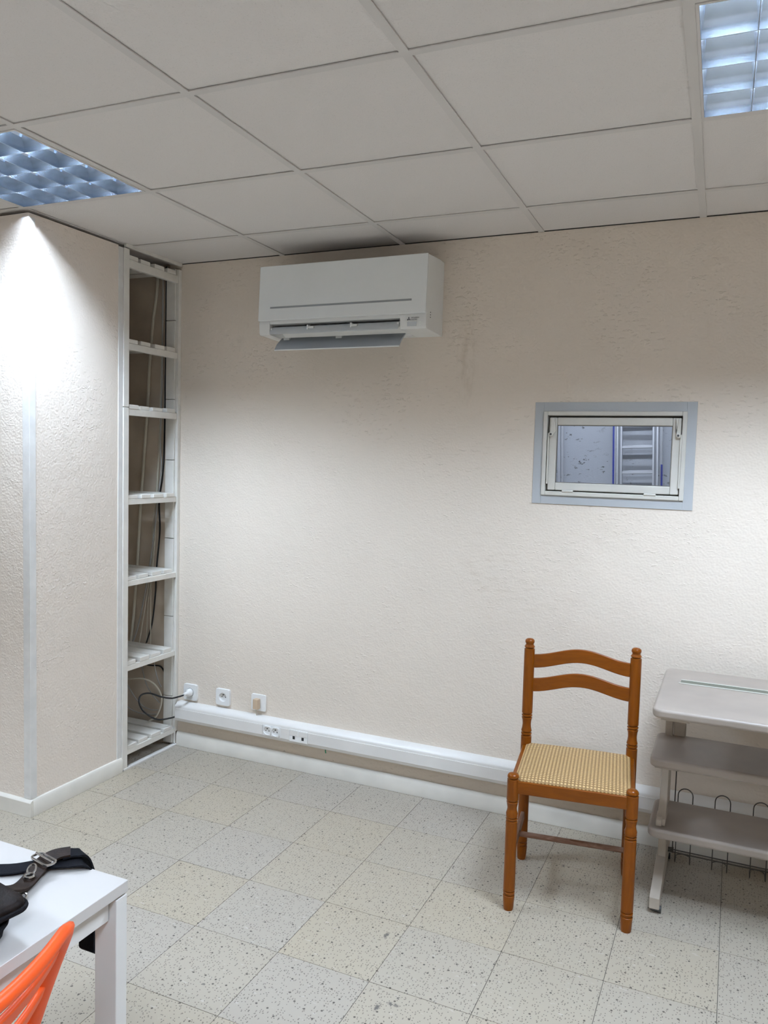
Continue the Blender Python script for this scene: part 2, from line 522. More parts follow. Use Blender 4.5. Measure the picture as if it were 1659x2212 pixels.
def rounded(x0, x1, y0, y1, r, k=5, corners=(1, 1, 1, 1)):
    out = []
    for (cx, cy, a0), on in zip(((x1 - r, y1 - r, 0), (x0 + r, y1 - r, 90), (x0 + r, y0 + r, 180), (x1 - r, y0 + r, 270)), corners):
        if on:
            for i in range(k + 1):
                a = math.radians(a0 + 90 * i / k); out.append((cx + r * math.cos(a), cy + r * math.sin(a)))
        else:
            out.append((cx + r * (1 if a0 in (0, 270) else -1), cy + r * (1 if a0 in (0, 90) else -1)))
    return out

# ------------------------------------------------------------------ floor
X0, X1, Y0, Y1 = ROOM
floor = struct(B(X0 - .1, X1 + .1, Y0 - .1, 0.0, -0.12, -0.0016).build('floor', 'joint'), 'cream speckled vinyl tile floor')
FX, FY, FS = 0.4548, -0.632, 0.3055
GAP = 0.0009
full_tile = None
rest = MB()
for i in range(-7, 14):
    for j in range(-3, 16):
        x, y = FX + FS * i, FY - FS * j
        poly = [(x + GAP, y - FS + GAP), (x + FS - GAP, y - FS + GAP), (x + FS - GAP, y - GAP), (x + GAP, y - GAP)]
        cl = clip_poly(poly, X0, X1, Y0, -0.003)
        if len(cl) < 3 or area(cl) < 1e-4: continue
        near = -0.7 < x < 3.6 and y > -3.4
        if not near:
            rest.prism(cl, 'z', -0.0016, 0.0); continue
        if area(cl) > FS * FS * 0.98:
            if full_tile is None:
                h = FS / 2 - GAP
                o = MB().prism([(-h, -h), (h, -h), (h, h), (-h, h)], 'z', -0.0016, 0.0).build('tile', 'floor_tile', floor, local=True, smooth=False)
                full_tile = o.data
            else:
                o = bpy.data.objects.new('tile', full_tile); COL.objects.link(o); o.parent = floor
            o.location = (x + FS / 2, y - FS / 2, random.uniform(-0.0002, 0.0002))
        else:
            MB().prism(cl, 'z', -0.0016, 0.0).build('tile', 'floor_tile', floor, local=True, smooth=False)
o = rest.build('tile_field', 'floor_tile', floor, local=True, smooth=False)
o['kind'] = 'stuff'

# ------------------------------------------------------------------ walls
WX0, WX1, WZ0, WZ1 = 1.836, 2.385, 1.368, 1.709     # window opening
wb = MB()
wb.box(-0.6, WX0, 0, 0.2, 0, 2.6).box(WX1, X1 + .1, 0, 0.2, 0, 2.6)
wb.box(WX0, WX1, 0, 0.2, 0, WZ0).box(WX0, WX1, 0, 0.2, WZ1, 2.6)
wall_back = struct(wb.build('wall_back', 'wall_back', smooth=False), 'off-white rough plaster wall')
wall_left = struct(B(X0, -0.0, -0.926, -0.436, 0, 2.416).build('wall_left', 'wall', smooth=False), 'projecting plastered wall end beside the shelf niche')
struct(B(X0 - .1, X0, Y0, -0.9, 0, 2.6).build('wall_far_left', 'wall', smooth=False))
struct(B(X1, X1 + .1, Y0, 0, 0, 2.6).build('wall_right', 'wall', smooth=False))
struct(B(X0 - .1, X1 + .1, Y0 - .1, Y0, 0, 2.6).build('wall_front', 'wall', smooth=False))
struct(B(-0.60, -0.45, -0.436, 0.0, 0, 2.6).build('wall_niche', 'bare', smooth=False))
struct(MB().box(-0.45, -0.0665, -0.012, -0.001, 0.0, 2.5).build('wall_niche_side', 'bare', smooth=False))
# corner angle bead and edge strips of the projecting wall
struct(MB().prism([(-0.034, -0.930), (0.004, -0.930), (0.004, -0.898), (0.0, -0.898), (0.0, -0.926), (-0.034, -0.926)], 'z', 0.071, 2.40).build('trim_1', 'white_paint', bevel=0.0015), 'white corner strip on the projecting wall')
struct(B(-0.02, 0.004, -0.436, -0.4085, 0.0, 2.41).build('trim_2', 'white_paint', bevel=0.002), 'white edge strip beside the niche')
# skirtings
def skirting(name, poly_axis, a, b, poly):
    return struct(MB().prism(poly, poly_axis, a, b).build(name, 'skirting', bevel=0.0012))
skirting('baseboard_back', 'x', 0.006, X1, [(0, 0), (-0.016, 0), (-0.016, 0.056), (-0.012, 0.062), (-0.010, 0.066), (-0.003, 0.073), (0, 0.073)])
skirting('baseboard_left', 'y', -0.926, -0.41, [(0, 0), (0.014, 0), (0.014, 0.060), (0.008, 0.068), (0.0, 0.070)])
skirting('baseboard_left_end', 'x', X0, 0.014, [(-0.926, 0), (-0.941, 0), (-0.941, 0.060), (-0.934, 0.068), (-0.926, 0.070)])
struct(B(-0.012, 0.012, -0.40, -0.006, 0.0, 0.010).build('trim_3', 'white_paint', bevel=0.002), 'low white strip on the floor in front of the niche')

# ------------------------------------------------------------------ ceiling
ceiling = struct(B(X0 - .1, X1 + .1, Y0 - .1, 0.2, 2.62, 2.72).build('ceiling', 'dark_gap', smooth=False), 'suspended ceiling of pale mineral tiles')
CX, CY, CR, SX, SY = 0.58855, -0.33648, 0.017364, 0.606256, 0.593512
cr, sr = math.cos(CR), math.sin(CR)
def G(a, b):
    """ceiling grid (column, row) -> room x, y; row grows towards the back wall, row 3 is the last full bar"""
    p, q = SX * a, SY * (b - 3)
    return (CX + p * cr - q * sr, CY + p * sr + q * cr)
LIGHTS = {(3, 1): 'near', (-1, 1): 'corner', (3, -3): 'x', (-1, -3): 'y'}
TB = 0.012
for i in range(-4, 7):
    for j in range(-7, 5):
        if (i, j) in LIGHTS: continue
        e, e2 = 0.006 / SX, 0.006 / SY
        poly = [G(i + e, j + e2), G(i + 1 - e, j + e2), G(i + 1 - e, j + 1 - e2), G(i + e, j + 1 - e2)]
        cl = clip_poly(poly, X0 + .001, X1 - .001, Y0 + .001, -0.001)
        if len(cl) < 3 or area(cl) < 1e-3: continue
        dz = random.uniform(-0.0006, 0.0006)
        o = MB().prism(cl, 'z', HC + 0.0035 + dz, HC + 0.0175).build('ceiling_tile', 'ceil_tile', ceiling, smooth=False)
def tbar(p0, p1, w0=TB):
    (x0, y0), (x1, y1) = p0, p1
    d = Vector((x1 - x0, y1 - y0, 0)).normalized(); n = Vector((-d.y, d.x, 0)) * w0
    poly = [(x0 + n.x, y0 + n.y), (x0 - n.x, y0 - n.y), (x1 - n.x, y1 - n.y), (x1 + n.x, y1 + n.y)]
    cl = clip_poly(poly, X0, X1, Y0, -0.0005)
    if len(cl) < 3: return
    MB().prism(cl, 'z', HC - 0.001, HC + 0.002).build('grid_bar', 't_bar', ceiling, smooth=False)
for i in range(-3, 7):
    tbar(G(i, -7), G(i, 4.2))
for j in range(-6, 4):
    for i in range(-4, 7):
        e = TB / SX
        tbar(G(i + e, j), G(i + 1 - e, j), 0.0115)
# thin dark line and wall angle where ceiling meets the walls
MB().box(0.0, X1, -0.0030, -0.0005, HC - 0.0005, HC + 0.0028).build('wall_angle', 'dark_gap', ceiling, smooth=False)
MB().box(0.0, 0.012, -0.40, -0.006, HC - 0.012, HC + 0.003).build('wall_angle', 'old_white', ceiling, smooth=False)

# ------------------------------------------------------------------ recessed louvre lights
def ceiling_light(cell, label, lamp='tube'):
    i, j = cell
    c = G(i + .5, j + .5)
    t = thing('ceiling_light', label, 'ceiling light', (c[0], c[1], HC), CR, 'recessed louvre lights')
    hx, hy = SX / 2 - 0.0125, SY / 2 - 0.0125
    f = 0.0065
    fr = MB()
    fr.box(-hx, -hx + f, -hy, hy, -0.003, 0.004).box(hx - f, hx, -hy, hy, -0.003, 0.004)
    fr.box(-hx + f, hx - f, -hy, -hy + f, -0.003, 0.004).box(-hx + f, hx - f, hy - f, hy, -0.003, 0.004)
    fr.build('frame', 't_bar', t, local=True, smooth=False)
    ax, ay = hx - f, hy - f
    hs = MB(); th = 0.003; hh = 0.10
    hs.box(-ax - th, -ax, -ay, ay, 0.0, hh).box(ax, ax + th, -ay, ay, 0.0, hh)
    hs.box(-ax, ax, -ay - th, -ay, 0.0, hh).box(-ax, ax, ay, ay + th, 0.0, hh)
    hs.box(-ax, ax, -ay, ay, hh, hh + th)
    hs.build('housing', 'housing', t, local=True, smooth=False)
    nx, ny = 5, 4
    # one lamp per trough, running in x
    for k in range(ny):
        y = -ay + 2 * ay * (k + .5) / ny
        MB().tube([(-ax + .010, y, TUBE_Z), (ax - .010, y, TUBE_Z)], 0.013, 10).build('tube', lamp, t, local=True)
    z0 = -0.0028
    def flank(w, d, e):
        return [(0.0010 + (w - 0.0010) * (s / 7) ** e, z0 + d * s / 7) for s in range(8)]
    def blade(pos, along_x, half=None):
        prof = flank(0.058, 0.082, 2.0) if along_x else flank(0.0055, 0.041, 1.4)
        left = [(-a_, b_) for a_, b_ in prof[::-1]]; pts = left + prof
        if half == '+': pts = [(0, prof[-1][1]), (0, z0)] + prof
        if half == '-': pts = left + [(0, z0), (0, prof[-1][1])]
        if along_x:
            return MB().prism([(pos + a_, b_) for a_, b_ in pts], 'x', -ax, ax)
        return MB().prism([(pos + a_, b_) for a_, b_ in pts], 'y', -ay, ay)
    for k in range(ny + 1):
        h = '+' if k == 0 else ('-' if k == ny else None)
        blade(-ay + 2 * ay * k / ny, True, h).build('reflector', 'louver', t, local=True)
    for k in range(nx + 1):
        h = '+' if k == 0 else ('-' if k == nx else None)
        blade(-ax + 2 * ax * k / nx, False, h).build('louver_blade', 'louver', t, local=True)
    return t
ceiling_light((3, 1), 'recessed square ceiling light with bright louvre cells, over the wooden chair and cart')
ceiling_light((-1, 1), 'recessed square ceiling light with louvre cells touching the projecting wall corner', 'tube_dim')
ceiling_light((3, -3), 'recessed square louvre light behind the camera, on the right')
ceiling_light((-1, -3), 'recessed square louvre light behind the camera, on the left')

# ------------------------------------------------------------------ window, shaft and ladders behind it
win = struct(thing('window_1', 'small tilting window', 'window', (2.11, 0, 1.332)))
del win['category']
def frame_ring(x0, x1, z0, z1, w, y0, y1):
    return MB().box(x0, x0 + w, y0, y1, z0, z1).box(x1 - w, x1, y0, y1, z0, z1).box(x0 + w, x1 - w, y0, y1, z0, z0 + w).box(x0 + w, x1 - w, y0, y1, z1 - w, z1)
frame_ring(1.800, 2.418, 1.333, 1.745, 0.0365, -0.004, 0.0).build('surround', 'win_grey', win, bevel=0.001, label='flat grey painted surround')
frame_ring(1.8365, 2.3845, 1.3685, 1.7085, 0.017, -0.012, 0.05).build('window_frame', 'win_cream', win, bevel=0.003)
frame_ring(1.8535, 2.3675, 1.3855, 1.6915, 0.010, 0.026, 0.05).build('gasket', 'gasket', win)
sash = frame_ring(1.861, 2.364, 1.390, 1.684, 0.031, -0.006, 0.022).build('sash', 'win_cream', win, bevel=0.004)
B(1.890, 2.335, 0.006, 0.010, 1.419, 1.655).build('pane', 'glass', sash)
frame_ring(1.8915, 2.3335, 1.4205, 1.6535, 0.003, -0.001, 0.005).build('glazing_bead', 'gasket', sash)
for s, xc in ((1, 1.876), (-1, 2.349)):
    st = MB().prism([(xc - 0.006, 1.682), (xc + 0.006, 1.682), (xc + 0.008 * s + 0.006, 1.628), (xc - 0.004 * s + 0.004, 1.612), (xc - 0.006 - 0.004 * s, 1.622)], 'y', -0.016, -0.006).build('stay_arm', 'win_cream', win, bevel=0.002)
    MB().lathe([(0.0095, 0), (0.0095, -0.008), (0.006, -0.011)], xc - 0.006 * s, -0.008, 1.616, 16, 'y').build('pivot', 'win_cream', st)
    MB().lathe([(0.0042, 0), (0.0042, -0.003)], xc - 0.006 * s, -0.0185, 1.616, 12, 'y').build('screw', 'dark_grey', st)
    MB().box(xc - 0.016 * s - 0.003, xc - 0.016 * s + 0.003, -0.014, -0.006, 1.415, 1.62).build('guide_strip', 'win_cream', win, bevel=0.001)
for xc in (1.945, 2.262):
    MB().lathe([(0.0055, -0.022), (0.0055, 0.022)], xc, -0.010, 1.387, 12, 'x').build('hinge', 'win_cream', win)

struct(B(-0.3, 4.5, 4.95, 5.05, 0, 2.7).build('wall_far', 'shaft', smooth=False), 'marked pale wall of the room behind the window')
struct(B(-0.4, -0.3, 0.2, 5.05, 0, 2.7).build('wall_far_room_left', 'shaft', smooth=False))
struct(B(4.5, 4.6, 0.2, 5.05, 0, 2.7).build('wall_far_room_right', 'shaft', smooth=False))
struct(B(-0.4, 4.6, 0.2, 5.05, -0.1, 0.0).build('floor_far_room', 'joint', smooth=False))
struct(B(-0.4, 4.6, 0.2, 5.05, 2.7, 2.8).build('ceiling_far_room', 'shaft', smooth=False))
for yl, wd in ((3.5, 'far'), (1.9, 'near')):  # unseen tube lights, added to brighten the room behind the glass
    sl = thing('added_tube_light', 'unseen tube light added to light the room behind the window, %s end' % wd, 'lamp', (1.7, yl, 2.66), group='added lights behind the window')
    B(0.9, 2.5, yl - .03, yl + .03, 2.665, 2.70).build('body', 'pvc', sl)
    MB().tube([(0.92, yl, 2.645), (2.48, yl, 2.645)], 0.016, 10).build('tube', 'tube_shaft', sl)

def ladder(label, x, y, w, h, zs, rail, flange, tape=False, sq=0.02):
    t = thing('ladder', label, 'ladder', (x, y, 0))
    t.rotation_euler = (math.radians(-3.2), math.radians(-2.5), 0)
    for s in (-1, 1):
        xc = s * w / 2
        r = MB().box(xc - rail / 2, xc + rail / 2, -0.010, 0.025, 0, h).build('rail', 'alu_shade' if flange else 'alu', t, local=True, bevel=0.003)
        if flange:
            for q in (-1, 1):
                MB().box(xc + q * rail * .36 - .009, xc + q * rail * .36 + .009, -0.030, -0.010, 0.01, h - .01).build('flange', 'alu', r, local=True, bevel=0.002)
        if tape:
            a_, b_ = (xc - rail / 2 - .002, xc) if s < 0 else (xc, xc + rail / 2 + .002)
            MB().box(a_, b_, -0.0125, -0.010, 0.25, 2.40 if s < 0 else 1.50).build('tape', 'blue', r, local=True)
    for z in zs:
        MB().box(-w / 2 + rail / 2, w / 2 - rail / 2, -sq, sq, z - 0.014, z + 0.012).build('rung', 'alu', t, local=True, bevel=0.004)
    return t
RZ = [1.428 + 0.245 * k for k in range(-5, 5)]
ladder('aluminium ladder with wide rungs leaning on the wall seen through the window', 1.761, 4.60, 0.330, 2.6, RZ, 0.050, True, False, 0.02)
ladder('aluminium ladder with blue-edged rails standing behind the wide-runged ladder', 1.748, 4.72, 0.432, 2.5, [z + 0.008 for z in RZ[:-1]], 0.030, False, True, 0.016)
pl = thing('aluminium_pole', 'bare aluminium profile at the left edge of the window view', 'pole', (1.045, 4.6, 0))
pl.rotation_euler = (math.radians(-3), math.radians(-2.9), 0)
MB().box(-0.032, -0.004, -0.02, 0.02, 0, 2.5).build('rail', 'alu', pl, local=True, bevel=0.002)
MB().box(0.004, 0.024, -0.01, 0.02, 0, 2.5).build('flange', 'alu', pl, local=True, bevel=0.002)

# ------------------------------------------------------------------ air conditioner
ac = thing('air_conditioner', 'white wall-mounted split air conditioner with open louvre flaps', 'air conditioner', (0.984, 0, 2.026))
AX0, AX1 = 0.590, 1.384
OX0, OX1 = 0.644, 1.269
# body: side profile, with the outlet cut into its lower front
def ac_prof(zlow_front, ylow):
    return [(0, 2.336), (-0.05, 2.338), (-0.175, 2.330), (-0.186, 2.322), (-0.197, 2.090), (-0.199, 2.086), (-0.197, 2.040), (-0.190, 2.031), (-0.02, 2.026), (0, 2.026)]
full = ac_prof(0, 0)
bd = MB()
bd.prism(full, 'x', AX0, OX0); bd.prism(full, 'x', OX1, AX1)
bd.prism([(0, 2.336), (-0.05, 2.338), (-0.175, 2.330), (-0.186, 2.322), (-0.197, 2.090), (-0.196, 2.077), (-0.12, 2.070), (-0.07, 2.040), (-0.06, 2.026), (0, 2.026)], 'x', OX0, OX1)
body = bd.build('body', 'ac_body', ac, bevel=0.002)
B(OX0 + .002, OX1 - .002, -0.18, -0.10, 2.066, 2.0685).build('outlet', 'black', body)
fp = MB().prism([(-0.187, 2.331), (-0.196, 2.331), (-0.2085, 2.092), (-0.199, 2.0895)], 'x', AX0 - .001, AX1 + .001).build('front_panel', 'ac_white', ac, bevel=0.003, seg=3)
def py(z): return -0.196 - 0.0125 * (2.331 - z) / 0.239
MB().prism([(py(2.151) - .0006, 2.151), (py(2.143) - .0006, 2.143), (py(2.143) + .002, 2.143), (py(2.151) + .002, 2.151)], 'x', 0.650, 1.322).build('trim_line', 'ac_grey', fp)
# upper flap with its clips
va = MB().prism([(-0.176, 2.067), (-0.186, 2.064), (-0.207, 2.046), (-0.212, 2.032), (-0.208, 2.030), (-0.198, 2.044), (-0.178, 2.060)], 'x', OX0 + .008, OX1 - .003).build('flap', 'ac_vane', ac, bevel=0.001)
for xc in (0.857, 1.066):
    MB().box(xc - 0.016, xc + 0.012, -0.206, -0.192, 2.050, 2.060).build('clip', 'ac_white', va, bevel=0.002)
    MB().box(xc - 0.020, xc - 0.014, -0.209, -0.180, 2.046, 2.066).build('clip', 'ac_white', va, bevel=0.001)
for xc in (OX0 + .010, OX1 - .008):
    MB().box(xc - 0.004, xc + 0.004, -0.200, -0.186, 2.044, 2.060).build('clip', 'ac_white', va, bevel=0.001)
# lower flap hanging down
vb = MB().prism([(-0.118, 2.024), (-0.124, 2.027), (-0.170, 1.992), (-0.188, 1.967), (-0.184, 1.965), (-0.165, 1.987)], 'x', OX0 + .020, OX1 - .004).build('flap', 'ac_lower', ac, bevel=0.001, label='lower flap hanging down, blue-grey')
MB().prism([(-0.186, 1.967), (-0.1895, 1.9665), (-0.1875, 1.962), (-0.184, 1.964)], 'x', OX0 + .020, OX1 - .004).build('flap_edge', 'ac_white', vb)
for xc in (0.70, 0.962):
    MB().box(xc - 0.018, xc + 0.012, -0.142, -0.126, 2.014, 2.024).build('clip', 'ac_white', vb, bevel=0.001)
# display, lamps, logo and lettering on the lower right front
YF = -0.2002
B(1.303, 1.342, YF, YF + .003, 2.041, 2.059).build('display', 'ac_grey_light' if False else 'ac_vane', ac)
for zc in (2.057, 2.047):
    MB().lathe([(0.002, 0), (0.002, -0.0012)], 1.359, -0.1985, zc, 10, 'y').build('indicator', 'led', ac)
lg = MB()
for a in (90, 210, 330):
    ca, sa = math.cos(math.radians(a)), math.sin(math.radians(a))
    L_, Wd = 0.0088, 0.0026
    cx_, cz_ = 1.3095, 2.0700
    pts = [(0, 0), (L_ / 2, Wd), (L_, 0), (L_ / 2, -Wd)]
    lg.prism([(cx_ + p * ca - q * sa, cz_ + p * sa + q * ca) for p, q in pts], 'y', YF - .0002, YF + .002)
lg.build('logo', 'ac_print', ac, smooth=False)
def lettering(txt, x, z, y, size, name, parent, mat, width=None):
    cu = bpy.data.curves.new(name, 'FONT')
    cu.body = txt; cu.size = size; cu.extrude = 0.0002
    tmp = bpy.data.objects.new(name, cu); COL.objects.link(tmp)
    bpy.context.view_layer.update()
    me = bpy.data.meshes.new_from_object(tmp.evaluated_get(bpy.context.evaluated_depsgraph_get()))
    bpy.data.objects.remove(tmp, do_unlink=True)
    xs = [v.co.x for v in me.vertices]; w = max(xs) - min(xs)
    k = (width / w) if width else 1.0
    off = worg(parent)
    for v in me.vertices:
        v.co = Vector((x + (v.co.x - min(xs)) * k, y - v.co.z, z + v.co.y)) - off
    me.materials.append(M[mat])
    o = bpy.data.objects.new(name, me); COL.objects.link(o); o.parent = parent
    return o
lettering('MITSUBISHI', 1.3205, 2.0725, YF - .0003, 0.0066, 'lettering', ac, 'ac_print', 0.034)
lettering('ELECTRIC', 1.3205, 2.0655, YF - .0003, 0.0062, 'lettering', ac, 'ac_print', 0.026)
for k in range(3):
    MB().lathe([(0.0022, 0), (0.0022, 0.0012)], AX1 + .0002, -0.150, 2.082 + 0.010 * k, 10, 'x').build('side_hole', 'black', ac)

# ------------------------------------------------------------------ sockets, trunking, plug and cords
def plate_with_well(t, xc, zc, w, wellr, y_front, mat='pvc_bright', depth=0.010, outline=None, name='faceplate', well=0.011):
    """rounded plate with a round socket well"""
    n = 40
    mb = MB()
    h = w / 2; rc = 0.010
    outer = []
    for k in range(n):
        a = 2 * math.pi * k / n
        dx, dz = math.cos(a), math.sin(a)
        s = h / max(abs(dx), abs(dz)); x, z = dx * s, dz * s
        # round the corners
        if abs(x) > h - rc and abs(z) > h - rc:
            cx, cz = math.copysign(h - rc, x), math.copysign(h - rc, z)
            v = Vector((x - cx, z - cz)); v = v.normalized() * rc
            x, z = cx + v.x, cz + v.y
        outer.append((x, z))
    circ = [(wellr * math.cos(2 * math.pi * k / n), wellr * math.sin(2 * math.pi * k / n)) for k in range(n)]
    rows = [[(xc + x, 0.0 + y_front + depth, zc + z) for x, z in outer],
            [(xc + x, y_front + .003, zc + z) for x, z in outer],
            [(xc + x * .975, y_front, zc + z * .975) for x, z in outer],
            [(xc + x * 1.04, y_front, zc + z * 1.04) for x, z in circ],
            [(xc + x, y_front + .0012, zc + z) for x, z in circ],
            [(xc + x * .97, y_front + well, zc + z * .97) for x, z in circ],
            [(xc + x * .01, y_front + well, zc + z * .01) for x, z in circ]]
    mb.grid(rows, True)
    return mb.build(name, mat, t, normals=True)
def pins(t, xc, zc, y_front, r, well=0.011):
    MB().lathe([(0.0026, well), (0.0026, 0.001), (0.0014, 0.0)], xc, y_front, zc + r * .52, 10, 'y').build('earth_pin', 'dark_grey', t)
    for s in (-1, 1):
        MB().lathe([(0.0027, 0), (0.0027, -0.0006)], xc + s * r * .48, y_front + well - .0002, zc - r * .05, 10, 'y').build('pin_hole', 'black', t)
SOCK = ((0.090, 0.288, 'square white wall socket with the black cord plugged in'),
        (0.288, 0.292, 'empty square white wall socket between its two neighbours'),
        (0.496, 0.296, 'square white wall plate holding the beige adapter'))
for k, (xc, zc, lb) in enumerate(SOCK):
    t = thing('wall_socket', lb, 'socket', (xc, 0, zc), group='wall sockets above the trunking')
    if k == 2:
        MB().prism(rounded(xc - .042, xc + .042, zc - .041, zc + .041, 0.010), 'y', -0.010, 0.0).build('faceplate', 'pvc_bright', t, bevel=0.003)
    else:
        plate_with_well(t, xc, zc, 0.083, 0.0215, -0.012, depth=0.012)
        if k == 1: pins(t, xc, zc, -0.012, 0.0215)
ad = thing('telephone_adapter', 'beige telephone adapter plugged into the wall plate', 'adapter', (0.492, -0.01, 0.27))
B(0.480, 0.508, -0.036, -0.0105, 0.268, 0.318).build('body', 'beige', ad, bevel=0.003)
MB().tube(catmull([(0.494, -0.026, 0.268), (0.494, -0.026, 0.250), (0.496, -0.022, 0.236)]), 0.0022, 6).build('cord', 'cord_white', ad)

plug = thing('power_plug', 'white plug with thick black power cord running into the niche', 'plug', (0.088, -0.012, 0.288))
MB().lathe([(0.0195, 0.010), (0.0195, -0.010), (0.0185, -0.014), (0.012, -0.020), (0.009, -0.026), (0.007, -0.050)], 0.088, -0.012, 0.288, 20, 'y').build('body', 'pvc_bright', plug)
cord = catmull([(0.088, -0.060, 0.286), (0.070, -0.078, 0.280), (0.030, -0.085, 0.268), (-0.02, -0.10, 0.272), (-0.06, -0.14, 0.295), (-0.075, -0.185, 0.295),
                (-0.070, -0.205, 0.265), (-0.05, -0.19, 0.215), (-0.02, -0.13, 0.165), (0.005, -0.06, 0.155), (0.0225, -0.030, 0.160)])
MB().tube(cord, 0.0042, 8).build('cord', 'cord_black', plug)

tk = thing('cable_trunking', 'long white plastic cable trunking on the wall with built-in outlets', 'trunking', (2.0, 0, 0.14))
TX0, TX1 = 0.024, X1 - .01
MB().prism([(0, 0.236), (-0.030, 0.236), (-0.048, 0.222), (-0.050, 0.216), (-0.050, 0.150), (-0.046, 0.143), (0, 0.143)], 'x', TX0, TX1).build('channel', 'pvc', tk, bevel=0.001)
segs = [(TX0 + .003, 0.548), (0.650, 0.698), (0.798, 2.06), (2.062, TX1 - .002)]
for a, b in segs:
    B(a, b, -0.0525, -0.049, 0.158, 0.208).build('cover', 'pvc', tk, bevel=0.0008)
# double outlet
B(0.549, 0.649, -0.0512, -0.049, 0.155, 0.211).build('outlet_plate', 'pvc_bright', tk, bevel=0.001)
for xc in (0.577, 0.622):
    plate_with_well(tk, xc, 0.184, 0.044, 0.0185, -0.0575, depth=0.0062, name='outlet', well=0.0058)
    pins(tk, xc, 0.184, -0.0575, 0.0185, 0.0058)
dp = B(0.699, 0.797, -0.054, -0.049, 0.155, 0.211).build('data_plate', 'pvc_bright', tk, bevel=0.001)
for xc in (0.7235, 0.7715):
    B(xc - .021, xc + .021, -0.0552, -0.0535, 0.185, 0.208).build('shutter', 'pvc', dp, bevel=0.0006)
    B(xc - .006, xc + .006, -0.0546, -0.0538, 0.167, 0.182).build('jack', 'black', dp)
tag(MB().tube(catmull([(0.876, -0.02, 0.143), (0.877, -0.022, 0.126), (0.879, -0.022, 0.117)]), 0.0028, 8).build('wire_stub', 'green'), 'short green wire end sticking out under the trunking', 'wire')

# ------------------------------------------------------------------ slatted shelf rack in the niche
rk = thing('shelf_rack', 'tall narrow white slatted shelf rack built into the wall niche', 'shelf', (0, -0.2, 0))
def rk_post(y0, y1, z0, z1, x0=-0.032, x1=0.008):
    B(x0, x1, y0, y1, z0, z1).build('post', 'old_white', rk, bevel=0.0025)
rk_post(-0.4075, -0.372, 0.004, 1.700); rk_post(-0.4075, -0.372, 1.702, 2.412)
rk_post(-0.0225, -0.001, 0.074, 2.40, x0=-0.012, x1=0.006)
rk_post(-0.0225, -0.017, 0.0105, 0.074, x0=-0.012, x1=0.005)
joints = [0.0105, 0.256, 0.669, 1.067, 1.462, 1.702, 1.764, 2.152, 2.405]
for a, b in zip(joints, joints[1:]):
    B(-0.066, -0.0125, -0.0285, -0.014, a + .0015, b - .0015).build('side_board', 'old_white', rk, bevel=0.002)
# rear posts
for y0 in (-0.405,):
    B(-0.44, -0.40, y0, y0 + .03, 0.0, 2.39).build('post', 'old_white', rk)
ZS = [2.350, 1.978, 1.680, 1.266, 0.884, 0.482, 0.080]
TL = [0.030, 0.012, 0.012, 0.0, -0.002, -0.004, -0.006]
SL = [(-0.370, -0.306), (-0.286, -0.220), (-0.194, -0.124), (-0.104, -0.042)]
for n, z in enumerate(ZS):
    hr = 0.036 if n == 0 else (0.030 if n < 3 else 0.026)
    sh = bpy.data.objects.new('shelf', None)     # one shelf: rail plus slats
    COL.objects.link(sh); sh.parent = rk; ORIGIN[sh.name] = worg(rk)
    B(-0.018, 0.002, -0.372, -0.0235, z - hr / 2, z + hr / 2).build('rail', 'old_white', sh, bevel=0.002)
    B(-0.43, -0.41, -0.372, -0.03, z - hr / 2, z + hr / 2).build('rail', 'old_white', sh, bevel=0.002)
    for (a, b) in SL:
        dz = random.uniform(0, 0.004); dx = random.uniform(-0.004, 0.006); dy = random.uniform(-.004, .004)
        B(-0.43, -0.001 + dx, a + dy, b + dy, z + hr / 2 + .0004, z + hr / 2 + 0.018 + dz).build('slat', 'old_white', sh, bevel=0.003)
# brackets on the inner edge of the left post
for zc in (2.16, 1.735, 1.38, 0.955, 0.54, 0.18):
    B(-0.014, -0.004, -0.3719, -0.366, zc - .012, zc + .012).build('peg', 'gasket', rk)

# cables and conduit hanging in the niche
def cable(label, pts, r, mat, nm='cable'):
    return tag(MB().tube(catmull(pts, 10), r, 8).build(nm, mat), label, 'cable', 'cables hanging in the niche')
cable('thick cream conduit pipe slanting down the niche behind the shelves', [(-0.120, -0.0250, 2.42), (-0.128, -0.0250, 2.30), (-0.150, -0.0250, 2.16), (-0.17, -0.0250, 1.95), (-0.185, -0.0250, 1.70), (-0.205, -0.0250, 1.45), (-0.225, -0.0250, 1.2), (-0.245, -0.0250, 0.9), (-0.265, -0.0250, 0.66), (-0.285, -0.0250, 0.50)], 0.0075, 'cord_white', 'conduit')
cable('black cable hanging nearest the right boards of the niche', [(-0.075, -0.0180, 2.42), (-0.076, -0.0180, 2.0), (-0.080, -0.0180, 1.60), (-0.088, -0.0180, 1.40), (-0.110, -0.0180, 1.25), (-0.105, -0.0180, 1.10), (-0.125, -0.0180, 0.90), (-0.130, -0.0180, 0.78), (-0.150, -0.0180, 0.62), (-0.19, -0.0180, 0.50), (-0.20, -0.0180, 0.44), (-0.16, -0.04, 0.405), (-0.10, -0.0180, 0.40), (-0.07, -0.0180, 0.375)], 0.004, 'cord_black')
cable('grey cable bundled beside the black cable in the niche', [(-0.083, -0.0335, 2.42), (-0.085, -0.0335, 1.9), (-0.092, -0.0335, 1.55), (-0.085, -0.0335, 1.42), (-0.105, -0.0335, 1.27), (-0.12, -0.0335, 1.15), (-0.15, -0.0335, 0.95), (-0.19, -0.0335, 0.75), (-0.24, -0.0335, 0.56), (-0.285, -0.0335, 0.48)], 0.0035, 'cord_grey')
